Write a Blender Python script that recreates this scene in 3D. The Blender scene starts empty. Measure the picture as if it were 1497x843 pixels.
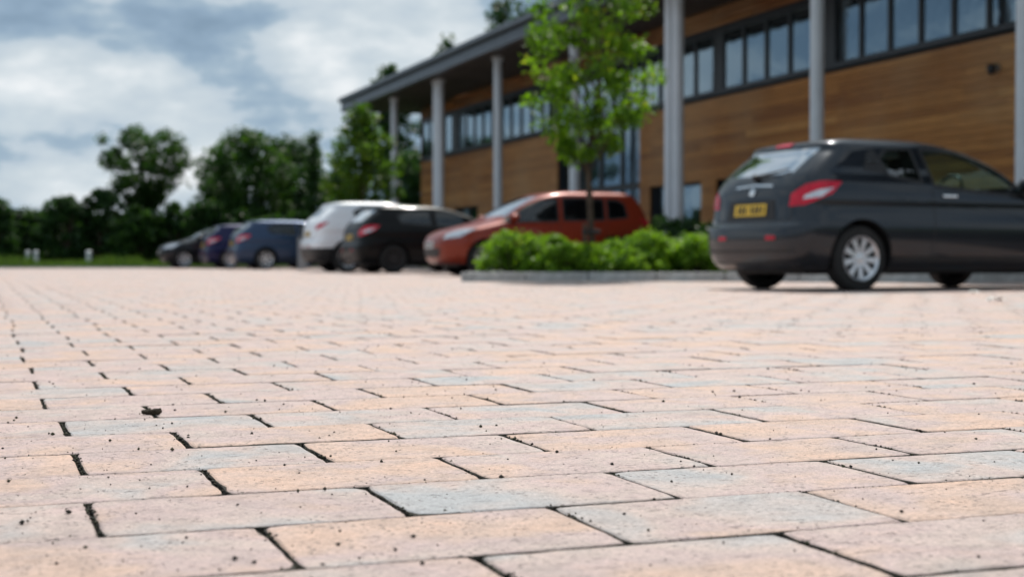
import bpy, bmesh, math, random
import numpy as np
from mathutils import Vector, Matrix
from mathutils.bvhtree import BVHTree

random.seed(7)
rng = np.random.default_rng(7)
R = math.radians
S = bpy.context.scene
C = S.collection

# ---------------------------------------------------------------- camera
TH = 0.357                       # heading, to the right of +Y
FPX, YH, CH = 2079.0, 379.0, 0.3
cam = bpy.data.cameras.new('camera')
camo = bpy.data.objects.new('camera', cam)
C.objects.link(camo)
cam.sensor_width = 36.0
cam.lens = 50.0
cam.clip_start = 0.02
cam.clip_end = 3000
camo.location = (0, 0, CH)
camo.rotation_euler = (R(90 - 1.17), 0, -TH)
cam.dof.use_dof = True
cam.dof.focus_distance = 2.25
cam.dof.aperture_fstop = 4.8
cam.dof.aperture_blades = 0
S.camera = camo

# ---------------------------------------------------------------- sky and sun
SKY_SEED, SKY_Z = 23.06, 0.52
SUN_AZ, SUN_EL = R(30), R(55)    # azimuth from +Y towards +X
W = bpy.data.worlds.new('World')
S.world = W
W.use_nodes = True
nt = W.node_tree
nt.nodes.clear()
def N(t, **k):
    n = nt.nodes.new(t)
    for a, b in k.items():
        setattr(n, a, b)
    return n
def LK(a, b): nt.links.new(a, b)
def math_n(op, a=None, b=None):
    n = N('ShaderNodeMath', operation=op)
    for i, v in enumerate((a, b)):
        if v is None: continue
        if isinstance(v, (int, float)): n.inputs[i].default_value = v
        else: LK(v, n.inputs[i])
    return n.outputs[0]
sky = N('ShaderNodeTexSky', sky_type='NISHITA')
sky.sun_disc = False
sky.sun_elevation = SUN_EL
sky.sun_rotation = SUN_AZ
tc = N('ShaderNodeTexCoord')
mp = N('ShaderNodeMapping')
mp.inputs['Location'].default_value = (SKY_SEED, 1.7, SKY_Z)
mp.inputs['Scale'].default_value = (1.0, 1.0, 2.6)
LK(tc.outputs['Generated'], mp.inputs[0])
n1 = N('ShaderNodeTexNoise'); n1.inputs['Scale'].default_value = 6.6; n1.inputs['Detail'].default_value = 9; n1.inputs['Roughness'].default_value = 0.57; n1.inputs['Distortion'].default_value = 0.1
LK(mp.outputs[0], n1.inputs['Vector'])
cr = N('ShaderNodeValToRGB')
cr.color_ramp.interpolation = 'LINEAR'
e = cr.color_ramp.elements
e[0].position = 0.36; e[0].color = (2.1, 3.0, 4.0, 1)
e[1].position = 0.68; e[1].color = (7.6, 7.9, 8.1, 1)
for q_, c_q in ((.43, (2.6, 3.6, 4.7, 1)), (.485, (3.4, 4.4, 5.3, 1)), (.51, (4.6, 5.4, 6.1, 1)), (.57, (5.3, 6.0, 6.5, 1)), (.61, (6.0, 6.6, 7.0, 1))):
    m_ = cr.color_ramp.elements.new(q_); m_.color = c_q
LK(n1.outputs['Fac'], cr.inputs[0])
n2 = N('ShaderNodeTexNoise'); n2.inputs['Scale'].default_value = 2.2; n2.inputs['Detail'].default_value = 5
LK(mp.outputs[0], n2.inputs['Vector'])
cov = N('ShaderNodeMapRange'); cov.inputs['From Min'].default_value = 0.30; cov.inputs['From Max'].default_value = 0.42; cov.inputs['To Min'].default_value = 0.8
LK(n2.outputs['Fac'], cov.inputs['Value'])
mx = N('ShaderNodeMixRGB'); LK(cov.outputs[0], mx.inputs[0]); LK(sky.outputs[0], mx.inputs[1]); LK(cr.outputs[0], mx.inputs[2])
bg = N('ShaderNodeBackground'); bg.inputs['Strength'].default_value = 0.092
LK(mx.outputs[0], bg.inputs[0])
wo = N('ShaderNodeOutputWorld'); LK(bg.outputs[0], wo.inputs[0])

sun = bpy.data.lights.new('sun', 'SUN')
sun.energy = 3.5
sun.angle = R(1.2)
sun.color = (1.0, 0.95, 0.87)
so = bpy.data.objects.new('sun', sun)
C.objects.link(so)
sd = Vector((math.sin(SUN_AZ) * math.cos(SUN_EL), math.cos(SUN_AZ) * math.cos(SUN_EL), math.sin(SUN_EL)))
so.rotation_euler = sd.to_track_quat('Z', 'Y').to_euler()
so.location = sd * 60

S.view_settings.view_transform = 'Standard'
S.view_settings.look = 'None'
S.view_settings.exposure = 0.31
S.view_settings.gamma = 1.0
S.render.resolution_x = 1024
S.render.resolution_y = 576

# ---------------------------------------------------------------- layout helpers (photograph pixel -> place on the ground)
s_, c_ = math.sin(TH), math.cos(TH)
def at_depth(px, Z):
    r = (px - 748.5) / FPX
    return (Z * (s_ + r * c_), Z * (c_ - r * s_))
def ground_at(px, py):
    return at_depth(px, FPX * CH / (py - YH))
def height_at(py, Z): return CH + (YH - py) / FPX * Z

# ---------------------------------------------------------------- material helpers
def mat(name):
    global nt
    m = bpy.data.materials.new(name)
    m.use_nodes = True
    nt = m.node_tree
    nt.nodes.clear()
    p = N('ShaderNodeBsdfPrincipled')
    o = N('ShaderNodeOutputMaterial')
    LK(p.outputs[0], o.inputs[0])
    return m, p, o
def noise(scale, detail=4, rough=.55, vec=None, dist=0.0):
    n = N('ShaderNodeTexNoise')
    n.inputs['Scale'].default_value = scale; n.inputs['Detail'].default_value = detail
    n.inputs['Roughness'].default_value = rough; n.inputs['Distortion'].default_value = dist
    if vec is not None: LK(vec, n.inputs['Vector'])
    return n.outputs['Fac']
def ramp(fac, stops):
    n = N('ShaderNodeValToRGB')
    el = n.color_ramp.elements
    while len(el) < len(stops): el.new(0.5)
    for k, (p, col) in enumerate(stops):
        el[k].position = p
        el[k].color = (*col, 1) if len(col) == 3 else col
    LK(fac, n.inputs[0])
    return n.outputs[0]
def mixc(fac, a, b, mode='MIX'):
    n = N('ShaderNodeMixRGB', blend_type=mode)
    for i, v in ((0, fac), (1, a), (2, b)):
        if isinstance(v, (int, float)): n.inputs[i].default_value = v
        elif isinstance(v, tuple): n.inputs[i].default_value = (*v, 1)
        else: LK(v, n.inputs[i])
    return n.outputs[0]
def bump(h, strength, dist, p):
    n = N('ShaderNodeBump')
    n.inputs['Strength'].default_value = strength; n.inputs['Distance'].default_value = dist
    LK(h, n.inputs['Height']); LK(n.outputs[0], p.inputs['Normal'])
def attr(name):
    n = N('ShaderNodeAttribute'); n.attribute_name = name
    return n.outputs['Fac']
def wpos(scale=None):
    g = N('ShaderNodeNewGeometry').outputs['Position']
    if scale is None: return g
    m = N('ShaderNodeMapping'); m.inputs['Scale'].default_value = scale
    LK(g, m.inputs[0]); return m.outputs[0]
def opos(scale=None):
    g = N('ShaderNodeTexCoord').outputs['Object']
    if scale is None: return g
    m = N('ShaderNodeMapping'); m.inputs['Scale'].default_value = scale
    LK(g, m.inputs[0]); return m.outputs[0]
M = {}
def plain(name, col, rough=.5, metal=0.0, var=.12, scale=6.0, coat=0.0, spec=.5, bumpy=0.0, bscale=60):
    m, p, o = mat(name)
    f = noise(scale, 5, .6, opos())
    d = tuple(max(0, x * (1 - var * 1.6)) for x in col); l = tuple(min(1, x * (1 + var)) for x in col)
    LK(ramp(f, [(.3, d), (.7, l)]), p.inputs['Base Color'])
    f2 = noise(scale * 3, 3, .6, opos())
    r_ = N('ShaderNodeMapRange'); r_.inputs['To Min'].default_value = max(0.02, rough - .08); r_.inputs['To Max'].default_value = min(1, rough + .1)
    LK(f2, r_.inputs['Value']); LK(r_.outputs[0], p.inputs['Roughness'])
    p.inputs['Metallic'].default_value = metal
    p.inputs['Coat Weight'].default_value = coat
    p.inputs['Coat Roughness'].default_value = .04
    p.inputs['Specular IOR Level'].default_value = spec
    if bumpy: bump(noise(bscale, 5, .6, opos()), bumpy, .01, p)
    M[name] = m
    return m

# paving block: buff, peach, pink and slate-grey cement bled into one another inside each block
def block_material():
    m, p, o = mat('paving_block')
    a = attr('rnd')
    pos = wpos()
    off = N('ShaderNodeVectorMath', operation='MULTIPLY_ADD')
    cmb = N('ShaderNodeCombineXYZ'); LK(a, cmb.inputs[0]); LK(a, cmb.inputs[1]); LK(a, cmb.inputs[2])
    LK(cmb.outputs[0], off.inputs[0]); off.inputs[1].default_value = (31, 57, 13); LK(pos, off.inputs[2])
    v = off.outputs[0]
    big = noise(4.4, 3, .5, v, .4)
    tone = N('ShaderNodeMath', operation='MULTIPLY_ADD'); LK(big, tone.inputs[0]); tone.inputs[1].default_value = .95
    sc = N('ShaderNodeMath', operation='MULTIPLY_ADD'); LK(a, sc.inputs[0]); sc.inputs[1].default_value = .22; sc.inputs[2].default_value = -.115
    LK(sc.outputs[0], tone.inputs[2])
    base = ramp(tone.outputs[0], [(.26, (.56, .375, .285)), (.36, (.535, .38, .31)), (.45, (.48, .36, .34)), (.53, (.495, .39, .35)), (.60, (.43, .385, .37)), (.70, (.36, .365, .375))])
    # sandy aggregate
    sp = noise(175, 5, .8, v)
    base = mixc(1.0, base, ramp(sp, [(.33, (.48, .46, .44)), (.45, (.94, .94, .94)), (.56, (1.04, 1.04, 1.04)), (.68, (1.45, 1.43, 1.40))]), 'MULTIPLY')
    mott = noise(26, 6, .7, v)
    base = mixc(1.0, base, ramp(mott, [(.28, (.74, .73, .73)), (.52, (1, 1, 1)), (.75, (1.12, 1.10, 1.08))]), 'MULTIPLY')
    # drag marks and pits lying along the block
    st = N('ShaderNodeMapping'); st.inputs['Scale'].default_value = (30, 105, 60); LK(v, st.inputs[0])
    sn = noise(1.0, 6, .75, st.outputs[0])
    pit = ramp(sn, [(.60, (0, 0, 0)), (.70, (.85, .85, .85))])
    vo = N('ShaderNodeTexVoronoi'); vo.inputs['Scale'].default_value = 85; LK(v, vo.inputs['Vector'])
    gate = noise(14, 3, .6, v)
    hole = mixc(1.0, ramp(vo.outputs['Distance'], [(.14, (1, 1, 1)), (.26, (0, 0, 0))]), ramp(gate, [(.46, (0, 0, 0)), (.56, (1, 1, 1))]), 'MULTIPLY')
    pit = mixc(1.0, pit, hole, 'LIGHTEN')
    base = mixc(pit, base, (.15, .12, .105))
    # patchy grime trodden into the surface
    dn = noise(5, 7, .75, pos)
    base = mixc(ramp(dn, [(.48, (0, 0, 0)), (.72, (.42, .42, .42))]), base, (.25, .215, .195))
    LK(base, p.inputs['Base Color'])
    rr = N('ShaderNodeMapRange'); rr.inputs['To Min'].default_value = .52; rr.inputs['To Max'].default_value = .82
    LK(mott, rr.inputs['Value']); LK(rr.outputs[0], p.inputs['Roughness'])
    p.inputs['Specular IOR Level'].default_value = .5
    h = mixc(.5, sp, mott)
    h = mixc(pit, h, (0, 0, 0))
    bump(h, 1.0, .0036, p)
    M['block'] = m
block_material()

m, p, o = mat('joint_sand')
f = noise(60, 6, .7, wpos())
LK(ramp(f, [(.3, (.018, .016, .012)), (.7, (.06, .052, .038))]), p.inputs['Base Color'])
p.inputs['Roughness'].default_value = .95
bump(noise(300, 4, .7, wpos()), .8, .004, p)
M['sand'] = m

m, p, o = mat('grit')
a = attr('rnd')
LK(ramp(a, [(0, (.012, .011, .008)), (.6, (.03, .026, .018)), (.85, (.035, .042, .014)), (1, (.11, .085, .06))]), p.inputs['Base Color'])
p.inputs['Roughness'].default_value = .9
M['grit'] = m

m, p, o = mat('turf_ground')
f = noise(.7, 6, .6, wpos())
LK(ramp(f, [(.3, (.035, .06, .014)), (.7, (.07, .11, .028))]), p.inputs['Base Color'])
p.inputs['Roughness'].default_value = .95
bump(noise(25, 5, .7, wpos()), .8, .05, p)
M['turf'] = m
m, p, o = mat('bark_soil')
f = noise(22, 6, .7, wpos())
LK(ramp(f, [(.3, (.018, .012, .008)), (.7, (.07, .045, .028))]), p.inputs['Base Color'])
p.inputs['Roughness'].default_value = .95
bump(noise(40, 5, .7, wpos()), 1, .04, p)
M['soil'] = m

def leaf_material(name, stops, trans=.45, tcol=None):
    m, p, o = mat(name)
    a = attr('rnd')
    col = ramp(a, stops)
    LK(col, p.inputs['Base Color'])
    p.inputs['Roughness'].default_value = .5
    p.inputs['Specular IOR Level'].default_value = .35
    t = N('ShaderNodeBsdfTranslucent')
    LK(mixc(1.0, col, tcol or (1.5, 1.6, .6), 'MULTIPLY'), t.inputs[0])
    ms = N('ShaderNodeMixShader'); ms.inputs[0].default_value = trans
    LK(p.outputs[0], ms.inputs[1]); LK(t.outputs[0], ms.inputs[2]); LK(ms.outputs[0], o.inputs[0])
    M[name] = m
leaf_material('leaf_bright', [(0, (.045, .105, .010)), (.5, (.10, .20, .016)), (.9, (.16, .26, .025)), (1, (.26, .28, .04))], .55, (1.8, 1.9, .5))
leaf_material('leaf_shrub', [(0, (.06, .14, .014)), (.5, (.14, .26, .025)), (1, (.24, .36, .05))], .5, (1.7, 1.8, .5))
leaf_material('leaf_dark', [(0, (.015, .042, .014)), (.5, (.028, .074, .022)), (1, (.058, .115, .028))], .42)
leaf_material('leaf_mid', [(0, (.015, .045, .012)), (.5, (.03, .08, .016)), (1, (.06, .12, .02))], .45)
leaf_material('leaf_young', [(0, (.03, .075, .01)), (.5, (.065, .14, .015)), (1, (.13, .19, .025))], .5)
leaf_material('leaf_grass', [(0, (.035, .075, .012)), (.5, (.07, .13, .022)), (1, (.12, .18, .04))], .35)

def timber():
    m, p, o = mat('cladding')
    a = attr('rnd')
    g = noise(1, 7, .7, wpos((3, 1.3, 42)), .9)
    base = ramp(a, [(0, (.22, .078, .018)), (.35, (.33, .132, .03)), (.7, (.42, .18, .043)), (1, (.54, .27, .08))])
    base = mixc(1.0, base, ramp(g, [(.30, (.42, .39, .36)), (.52, (1, 1, 1)), (.72, (1.32, 1.28, 1.2))]), 'MULTIPLY')
    w = noise(.16, 5, .6, wpos())
    base = mixc(ramp(w, [(.45, (0, 0, 0)), (.7, (.55, .55, .55))]), base, (.46, .31, .165))
    LK(base, p.inputs['Base Color'])
    p.inputs['Roughness'].default_value = .72
    bump(g, .4, .006, p)
    M['timber'] = m
timber()
plain('column_paint', (.60, .645, .69), .38, .0, .06, 2)
plain('fascia_metal', (.045, .055, .07), .35, .3, .15, 1.5)
plain('gutter_metal', (.085, .095, .11), .35, .4, .1, 1.5)
plain('soffit_board', (.036, .03, .026), .7, 0, .2, .8)
plain('frame_metal', (.02, .022, .026), .4, .2, .1, 3)
plain('room_wall', (.30, .31, .31), .8, 0, .12, .6)
plain('dark_panel', (.022, .024, .028), .45, 0, .2, 2)
plain('blind_fabric', (.62, .66, .68), .8, 0, .06, 4)
plain('roof_sheet', (.12, .13, .14), .5, .2, .12, 1)
plain('kerb_concrete', (.46, .47, .455), .85, 0, .2, 7, bumpy=.5)
plain('bark', (.075, .052, .035), .9, 0, .35, 14, bumpy=.8, bscale=40)
plain('stake_wood', (.09, .065, .045), .85, 0, .3, 12, bumpy=.5)
plain('tyre', (.012, .012, .012), .8, 0, .2, 12)
plain('black_plastic', (.014, .014, .015), .55, 0, .15, 8)
plain('seat_cloth', (.02, .021, .024), .9, 0, .2, 10)
plain('alloy', (.62, .64, .67), .28, .85, .06, 6)
plain('chrome', (.75, .76, .78), .12, 1, .05, 6)
plain('plate_yellow', (.78, .50, .03), .4, 0, .04, 8)
plain('plate_white', (.75, .75, .72), .4, 0, .04, 8)
plain('tail_red', (.56, .005, .03), .25, 0, .15, 9, coat=.25, spec=.3)
plain('lamp_clear', (.62, .64, .68), .1, .5, .12, 12, coat=1)
plain('brown_debris', (.05, .035, .02), .9, 0, .35, 60, bumpy=.6, bscale=200)
plain('white_litter', (.75, .74, .70), .7, 0, .08, 30)
plain('bollard_white', (.62, .64, .66), .5, 0, .1, 8)
plain('post_grey', (.30, .32, .34), .4, .4, .1, 8)

def glass(name, tint, refl=.10, rough=.02, clear=.55, gtint=(.95, .97, 1)):
    # thin tinted pane: see-through share plus Fresnel mirror
    m, p, o = mat(name)
    p.inputs['Base Color'].default_value = (.008, .01, .012, 1)
    p.inputs['Roughness'].default_value = rough + .03
    nb = noise(2.2, 3, .5, opos())
    tr = N('ShaderNodeBsdfTransparent'); tr.inputs[0].default_value = (*tint, 1)
    a_ = N('ShaderNodeMixShader'); a_.inputs[0].default_value = clear
    LK(p.outputs[0], a_.inputs[1]); LK(tr.outputs[0], a_.inputs[2])
    gl = N('ShaderNodeBsdfGlossy'); gl.inputs['Roughness'].default_value = rough; gl.inputs[0].default_value = (*gtint, 1)
    bm_ = N('ShaderNodeBump'); bm_.inputs['Strength'].default_value = .08; bm_.inputs['Distance'].default_value = .05; LK(nb, bm_.inputs['Height']); LK(bm_.outputs[0], gl.inputs['Normal'])
    lw = N('ShaderNodeLayerWeight'); lw.inputs['Blend'].default_value = .5
    sch = N('ShaderNodeMath', operation='POWER'); LK(lw.outputs['Facing'], sch.inputs[0]); sch.inputs[1].default_value = 4.5
    mr = N('ShaderNodeMapRange'); mr.inputs['From Max'].default_value = 1; mr.inputs['To Min'].default_value = refl; mr.inputs['To Max'].default_value = 1
    LK(sch.outputs[0], mr.inputs['Value'])
    b_ = N('ShaderNodeMixShader'); LK(mr.outputs[0], b_.inputs[0]); LK(a_.outputs[0], b_.inputs[1]); LK(gl.outputs[0], b_.inputs[2])
    LK(b_.outputs[0], o.inputs[0])
    M[name] = m
glass('window_glass', (.45, .62, .75), .24, .03, .45, (.66, .86, 1))
glass('car_glass', (.72, .95, .93), .16, .02, .95)
glass('car_glass_rear', (.30, .36, .36), .70, .08, .5)
glass('car_glass_dark', (.12, .15, .16), .05, .02, .6)
def paint(name, col, metal=.4, rough=.32, coat=.55, spec=.3):
    m, p, o = mat(name)
    f = noise(900, 2, .6, opos())
    LK(mixc(1.0, col, ramp(f, [(.3, (.85, .85, .85)), (.7, (1.15, 1.15, 1.15))]), 'MULTIPLY'), p.inputs['Base Color'])
    dst = noise(3, 5, .6, opos())
    r_ = N('ShaderNodeMapRange'); r_.inputs['To Min'].default_value = rough - .06; r_.inputs['To Max'].default_value = rough + .12
    LK(dst, r_.inputs['Value']); LK(r_.outputs[0], p.inputs['Roughness'])
    p.inputs['Metallic'].default_value = metal
    p.inputs['Coat Weight'].default_value = coat
    p.inputs['Specular IOR Level'].default_value = spec
    p.inputs['Coat Roughness'].default_value = .035
    M[name] = m
paint('paint_graphite', (.025, .029, .036), .92, .28, .7)
paint('paint_orange', (.23, .024, .006), .2, coat=.45)
paint('paint_black', (.004, .0045, .005), .0, .35, .12, .15)
paint('paint_white', (.84, .86, .89), .0)
paint('paint_steel_blue', (.03, .055, .11), .6, .3, .4)
paint('paint_violet', (.008, .009, .055), .4, .3, .3)
paint('paint_ink', (.007, .008, .012), .3, .3, .35)

# ---------------------------------------------------------------- object helpers
def new_obj(name, me, material=None, parent=None, loc=None, rotz=None):
    o = bpy.data.objects.new(name, me)
    C.objects.link(o)
    if material is not None and me is not None and not me.materials:
        me.materials.append(M[material])
    if parent is not None: o.parent = parent
    if loc is not None: o.location = loc
    if rotz is not None: o.rotation_euler = (0, 0, rotz)
    return o
def tag(o, label, cat, group=None):
    o['label'] = label; o['category'] = cat
    if group: o['group'] = group
    return o
def kind(o, k):
    o['kind'] = k
    return o
def empty(name, loc, rotz=0.0):
    return new_obj(name, None, None, None, loc, rotz)
def pymesh(name, v, f, smooth=False):
    me = bpy.data.meshes.new(name)
    me.from_pydata([tuple(x) for x in v], [], f)
    me.update()
    if smooth: me.shade_smooth()
    return me
def bm_mesh(name, bm, smooth=False):
    me = bpy.data.meshes.new(name)
    bm.to_mesh(me); bm.free()
    if smooth: me.shade_smooth()
    return me
def add_box(bm, lo, hi, bev=0.0):
    vs = [bm.verts.new((x, y, z)) for z in (lo[2], hi[2]) for y in (lo[1], hi[1]) for x in (lo[0], hi[0])]
    fs = [bm.faces.new([vs[i] for i in q]) for q in ((0, 2, 3, 1), (4, 5, 7, 6), (0, 1, 5, 4), (2, 6, 7, 3), (0, 4, 6, 2), (1, 3, 7, 5))]
    if bev:
        es = list({ed for f in fs for ed in f.edges})
        bmesh.ops.bevel(bm, geom=es, offset=bev, segments=2, affect='EDGES', profile=.5)
def box(name, lo, hi, material, parent=None, bev=0.0, loc=None):
    bm = bmesh.new(); add_box(bm, lo, hi, bev)
    return new_obj(name, bm_mesh(name, bm), material, parent, loc)
def tube(pts, radii, sides=8, cap=True):
    v, f = [], []
    pts = [Vector(p) for p in pts]
    for i, p in enumerate(pts):
        d = (pts[min(i + 1, len(pts) - 1)] - pts[max(i - 1, 0)]).normalized()
        a = d.orthogonal().normalized() if abs(d.z) < .95 else Vector((1, 0, 0)).cross(d).normalized()
        b = d.cross(a)
        for k in range(sides):
            t = 2 * math.pi * k / sides
            v.append(p + (a * math.cos(t) + b * math.sin(t)) * radii[i])
    for i in range(len(pts) - 1):
        for k in range(sides):
            q = i * sides; k2 = (k + 1) % sides
            f.append((q + k, q + k2, q + sides + k2, q + sides + k))
    if cap:
        f.append(tuple(range(sides - 1, -1, -1)))
        q = (len(pts) - 1) * sides
        f.append(tuple(range(q, q + sides)))
    return v, f
def join_vf(lst):
    V, F = [], []
    for v, f in lst:
        n = len(V); V += list(v); F += [tuple(i + n for i in q) for q in f]
    return V, F
def set_face_attr(me, vals, name='rnd'):
    a = me.attributes.new(name, 'FLOAT', 'FACE')
    a.data.foreach_set('value', np.asarray(vals, dtype=np.float32))
def big_mesh(name, verts, faces, vals=None, smooth=False):
    """verts (n,3), faces (m,k) arrays of equal-sided faces"""
    me = bpy.data.meshes.new(name)
    n, (mf, k) = len(verts), faces.shape
    me.vertices.add(n); me.vertices.foreach_set('co', np.asarray(verts, np.float32).ravel())
    me.loops.add(mf * k); me.loops.foreach_set('vertex_index', np.asarray(faces, np.int32).ravel())
    me.polygons.add(mf)
    me.polygons.foreach_set('loop_start', np.arange(0, mf * k, k, dtype=np.int32))
    me.update(calc_edges=True)
    if vals is not None: set_face_attr(me, vals)
    me.validate()
    return me

# ---------------------------------------------------------------- ground, paving
ground = new_obj('ground', pymesh('ground', [(-900, -400, -.13), (900, -400, -.13), (900, 1500, -.13), (-900, 1500, -.13)], [(0, 1, 2, 3)]), 'turf')
kind(ground, 'structure')
BL, BW = 0.3515, 0.2335          # block pitch along and across the courses
X0, Y0 = 0.1255, 1.4775          # a joint of the fitted bond
PAVE_FAR = 50.2
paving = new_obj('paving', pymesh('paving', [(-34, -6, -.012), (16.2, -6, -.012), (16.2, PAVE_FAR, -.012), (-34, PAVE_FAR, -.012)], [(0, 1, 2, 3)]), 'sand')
kind(paving, 'structure')
blocks = []
k0 = int((-1.2 - Y0) / BW); k1 = int((PAVE_FAR - Y0) / BW)
for k in range(k0, k1):
    yc = Y0 + BW * k
    # rows are centred on the joints measured in the photo
    ymid = yc
    off = X0 + (0.5 * BL if k % 2 == 0 else 0.0) + random.uniform(-.012, .012)
    jmin = int((-32 - off) / BL); jmax = int((15.9 - off) / BL)
    for j in range(jmin, jmax):
        xm = off + BL * (j + .5)
        Z = xm * s_ + ymid * c_; lat = xm * c_ - ymid * s_
        if Z < .2: continue
        if abs(lat) > .56 * Z + 1.3: continue
        blocks.append((Z, abs(lat) / max(Z, .1), xm, ymid, random.random()))
def in_view(b): return b[1] < .375 and b[0] > 1.15
near = sorted([b for b in blocks if in_view(b)], key=lambda b: b[0])[:300]
near_set = set((b[2], b[3]) for b in near)
def block_vf(rs, detail):
    jx, jy = rs.uniform(.0018, .0040), rs.uniform(.0017, .0028)
    hx, hy = BL / 2 - jx, BW / 2 - jy
    z0 = rs.normal(0, .0006); tx, ty = rs.normal(0, .0017), rs.normal(0, .0017)
    if detail:
        nx, ny = 13, 8
        out = []
        for t in range(nx): out.append((-hx + 2 * hx * t / nx, -hy))
        for t in range(ny): out.append((hx, -hy + 2 * hy * t / ny))
        for t in range(nx): out.append((hx - 2 * hx * t / nx, hy))
        for t in range(ny): out.append((-hx, hy - 2 * hy * t / ny))
        n = len(out); V = []; F = []
        wob = rs.normal(0, .0005, (n, 2))
        chip = np.where(rs.random(n) < .06, rs.uniform(.0015, .0045, n), 0)
        corner = {0, nx, nx + ny, 2 * nx + ny}
        rings = ((0.0036, 0.0), (0.0012, -.0008), (0.0, -.0026), (0.0, -.03))
        for ri, (ins, dz) in enumerate(rings):
            for i, (x, y) in enumerate(out):
                cx = (abs(x) - (ins + (.003 if i in corner else 0) + (chip[i] if ri < 2 else 0))) * (1 if x > 0 else -1) if abs(abs(x) - hx) < 1e-6 else x
                cy = (abs(y) - (ins + (.003 if i in corner else 0) + (chip[i] if ri < 2 else 0))) * (1 if y > 0 else -1) if abs(abs(y) - hy) < 1e-6 else y
                cx += wob[i][0]; cy += wob[i][1]
                ch = rs.uniform(0, .0012) if ri == 1 else 0
                V.append((cx, cy, z0 + dz - ch + cx * tx + cy * ty))
        V.append((0, 0, z0 + .0004)); cidx = len(V) - 1
        F += [(i, (i + 1) % n, cidx) for i in range(n)]
        for r_ in range(3):
            a = r_ * n; b = a + n
            F += [(a + i, b + i, b + (i + 1) % n, a + (i + 1) % n) for i in range(n)]
        return V, F
    V = []
    for ins, dz in ((.004, 0), (0, -.003), (0, -.02)):
        for sx, sy in ((-1, -1), (1, -1), (1, 1), (-1, 1)):
            x, y = sx * (hx - ins), sy * (hy - ins)
            V.append((x, y, z0 + dz + x * tx + y * ty))
    F = [(0, 1, 2, 3)]
    for r_ in range(2):
        a = r_ * 4
        F += [(a + i, a + 4 + i, a + 4 + (i + 1) % 4, a + (i + 1) % 4) for i in range(4)]
    return V, F
for (Z, _, x, y, rnd) in near:
    V, F = block_vf(rng, True)
    me = pymesh('paving_block', V, F)
    set_face_attr(me, [rnd] * len(F))
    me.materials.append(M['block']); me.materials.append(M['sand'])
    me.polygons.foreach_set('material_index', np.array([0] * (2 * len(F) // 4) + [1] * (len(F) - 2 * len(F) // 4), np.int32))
    new_obj('paving_block', me, None, paving, (x, y, 0))
V_, F_, A_, MI_ = [], [], [], []
for (Z, _, x, y, rnd) in blocks:
    if (x, y) in near_set: continue
    v, f = block_vf(rng, False)
    n = len(V_)
    V_ += [(a + x, b + y, c) for a, b, c in v]
    F_ += [tuple(i + n for i in q) for q in f]
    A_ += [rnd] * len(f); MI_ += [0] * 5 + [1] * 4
me = big_mesh('paving_block_field', np.array(V_), np.array(F_), A_)
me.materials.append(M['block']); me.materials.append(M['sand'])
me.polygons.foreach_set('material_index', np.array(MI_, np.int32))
kind(new_obj('paving_block_field', me, None, paving), 'stuff')

# grit: octahedra, lodged in the end joints and scattered over the blocks
OCT_V = np.array([(1, 0, 0), (-1, 0, 0), (0, 1, 0), (0, -1, 0), (0, 0, 1), (0, 0, -1)], float)
OCT_F = np.array([(0, 2, 4), (2, 1, 4), (1, 3, 4), (3, 0, 4), (2, 0, 5), (1, 2, 5), (3, 1, 5), (0, 3, 5)])
def lumps(name, P, size, squash=(.5, .9)):
    n = len(P)
    sc = size[:, None, None] * rng.uniform(.6, 1.25, (n, 6, 1)) * np.ones((n, 6, 3))
    sc[:, :, 2] *= rng.uniform(*squash, (n, 1))
    a = rng.uniform(0, 6.28, n)
    v = OCT_V[None] * sc
    x = v[:, :, 0] * np.cos(a)[:, None] - v[:, :, 1] * np.sin(a)[:, None]
    y = v[:, :, 0] * np.sin(a)[:, None] + v[:, :, 1] * np.cos(a)[:, None]
    v = np.stack([x, y, v[:, :, 2]], 2) + P[:, None, :]
    f = OCT_F[None] + (np.arange(n) * 6)[:, None, None]
    return big_mesh(name, v.reshape(-1, 3), f.reshape(-1, 3), np.repeat(rng.random(n), 8))
P, sz = [], []
for (Z, lr, x, y, rnd) in blocks:
    if Z > 16 or lr > .45 or Z < 1.0: continue
    jx = x + BL / 2
    nn = 70 if Z < 5.5 else (30 if Z < 9 else 16)
    g = 1.0 if Z < 5.5 else 1.5
    fill = rng.uniform(.45, 1.0) if lr > 0 else .8
    hump = rng.uniform(-.08, .08)
    for t in range(int(nn * fill)):
        yy = rng.uniform(-BW / 2, BW / 2)
        c = math.exp(-((yy - hump) / .05) ** 2)
        P.append((jx + rng.normal(0, .0019 + .0022 * c), y + yy, rng.uniform(-.006, -.0015) + .0026 * c))
        sz.append(rng.uniform(.0012, .0028) * (1 + .6 * c) * g)
    # bed joint on the near side of the block: crumbs standing level with the arris
    nl = 95 if Z < 4.5 else (55 if Z < 9 else 24)
    dens = rng.choice([.15, .5, .9, 1.0, 1.0])
    lev = rng.uniform(-.0032, -.0014)
    c0 = rng.uniform(-.5, .5) * BL
    for t in range(int(nl * dens)):
        xx = rng.uniform(-BL / 2, BL / 2)
        P.append((x + xx, y - BW / 2 + rng.normal(0, .0013), lev + rng.normal(0, .0004)))
        sz.append(rng.uniform(.0012, .0024) * g)
o = new_obj('joint_moss', lumps('joint_moss', np.array(P), np.array(sz)), 'grit', paving)
kind(o, 'stuff')
P, sz = [], []
for i in range(3000):
    Z = rng.uniform(1.15, 8.5); lat = rng.uniform(-.44, .44) * Z
    if rng.random() > .40 + .60 * (lat < 0): continue
    x, y = Z * s_ + lat * c_, Z * c_ - lat * s_
    q = min(.0045, .0008 + rng.exponential(.00095))
    P.append((x, y, q * .45 + .0005)); sz.append(q)
o = new_obj('loose_grit', lumps('loose_grit', np.array(P), np.array(sz)), 'grit')
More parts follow.
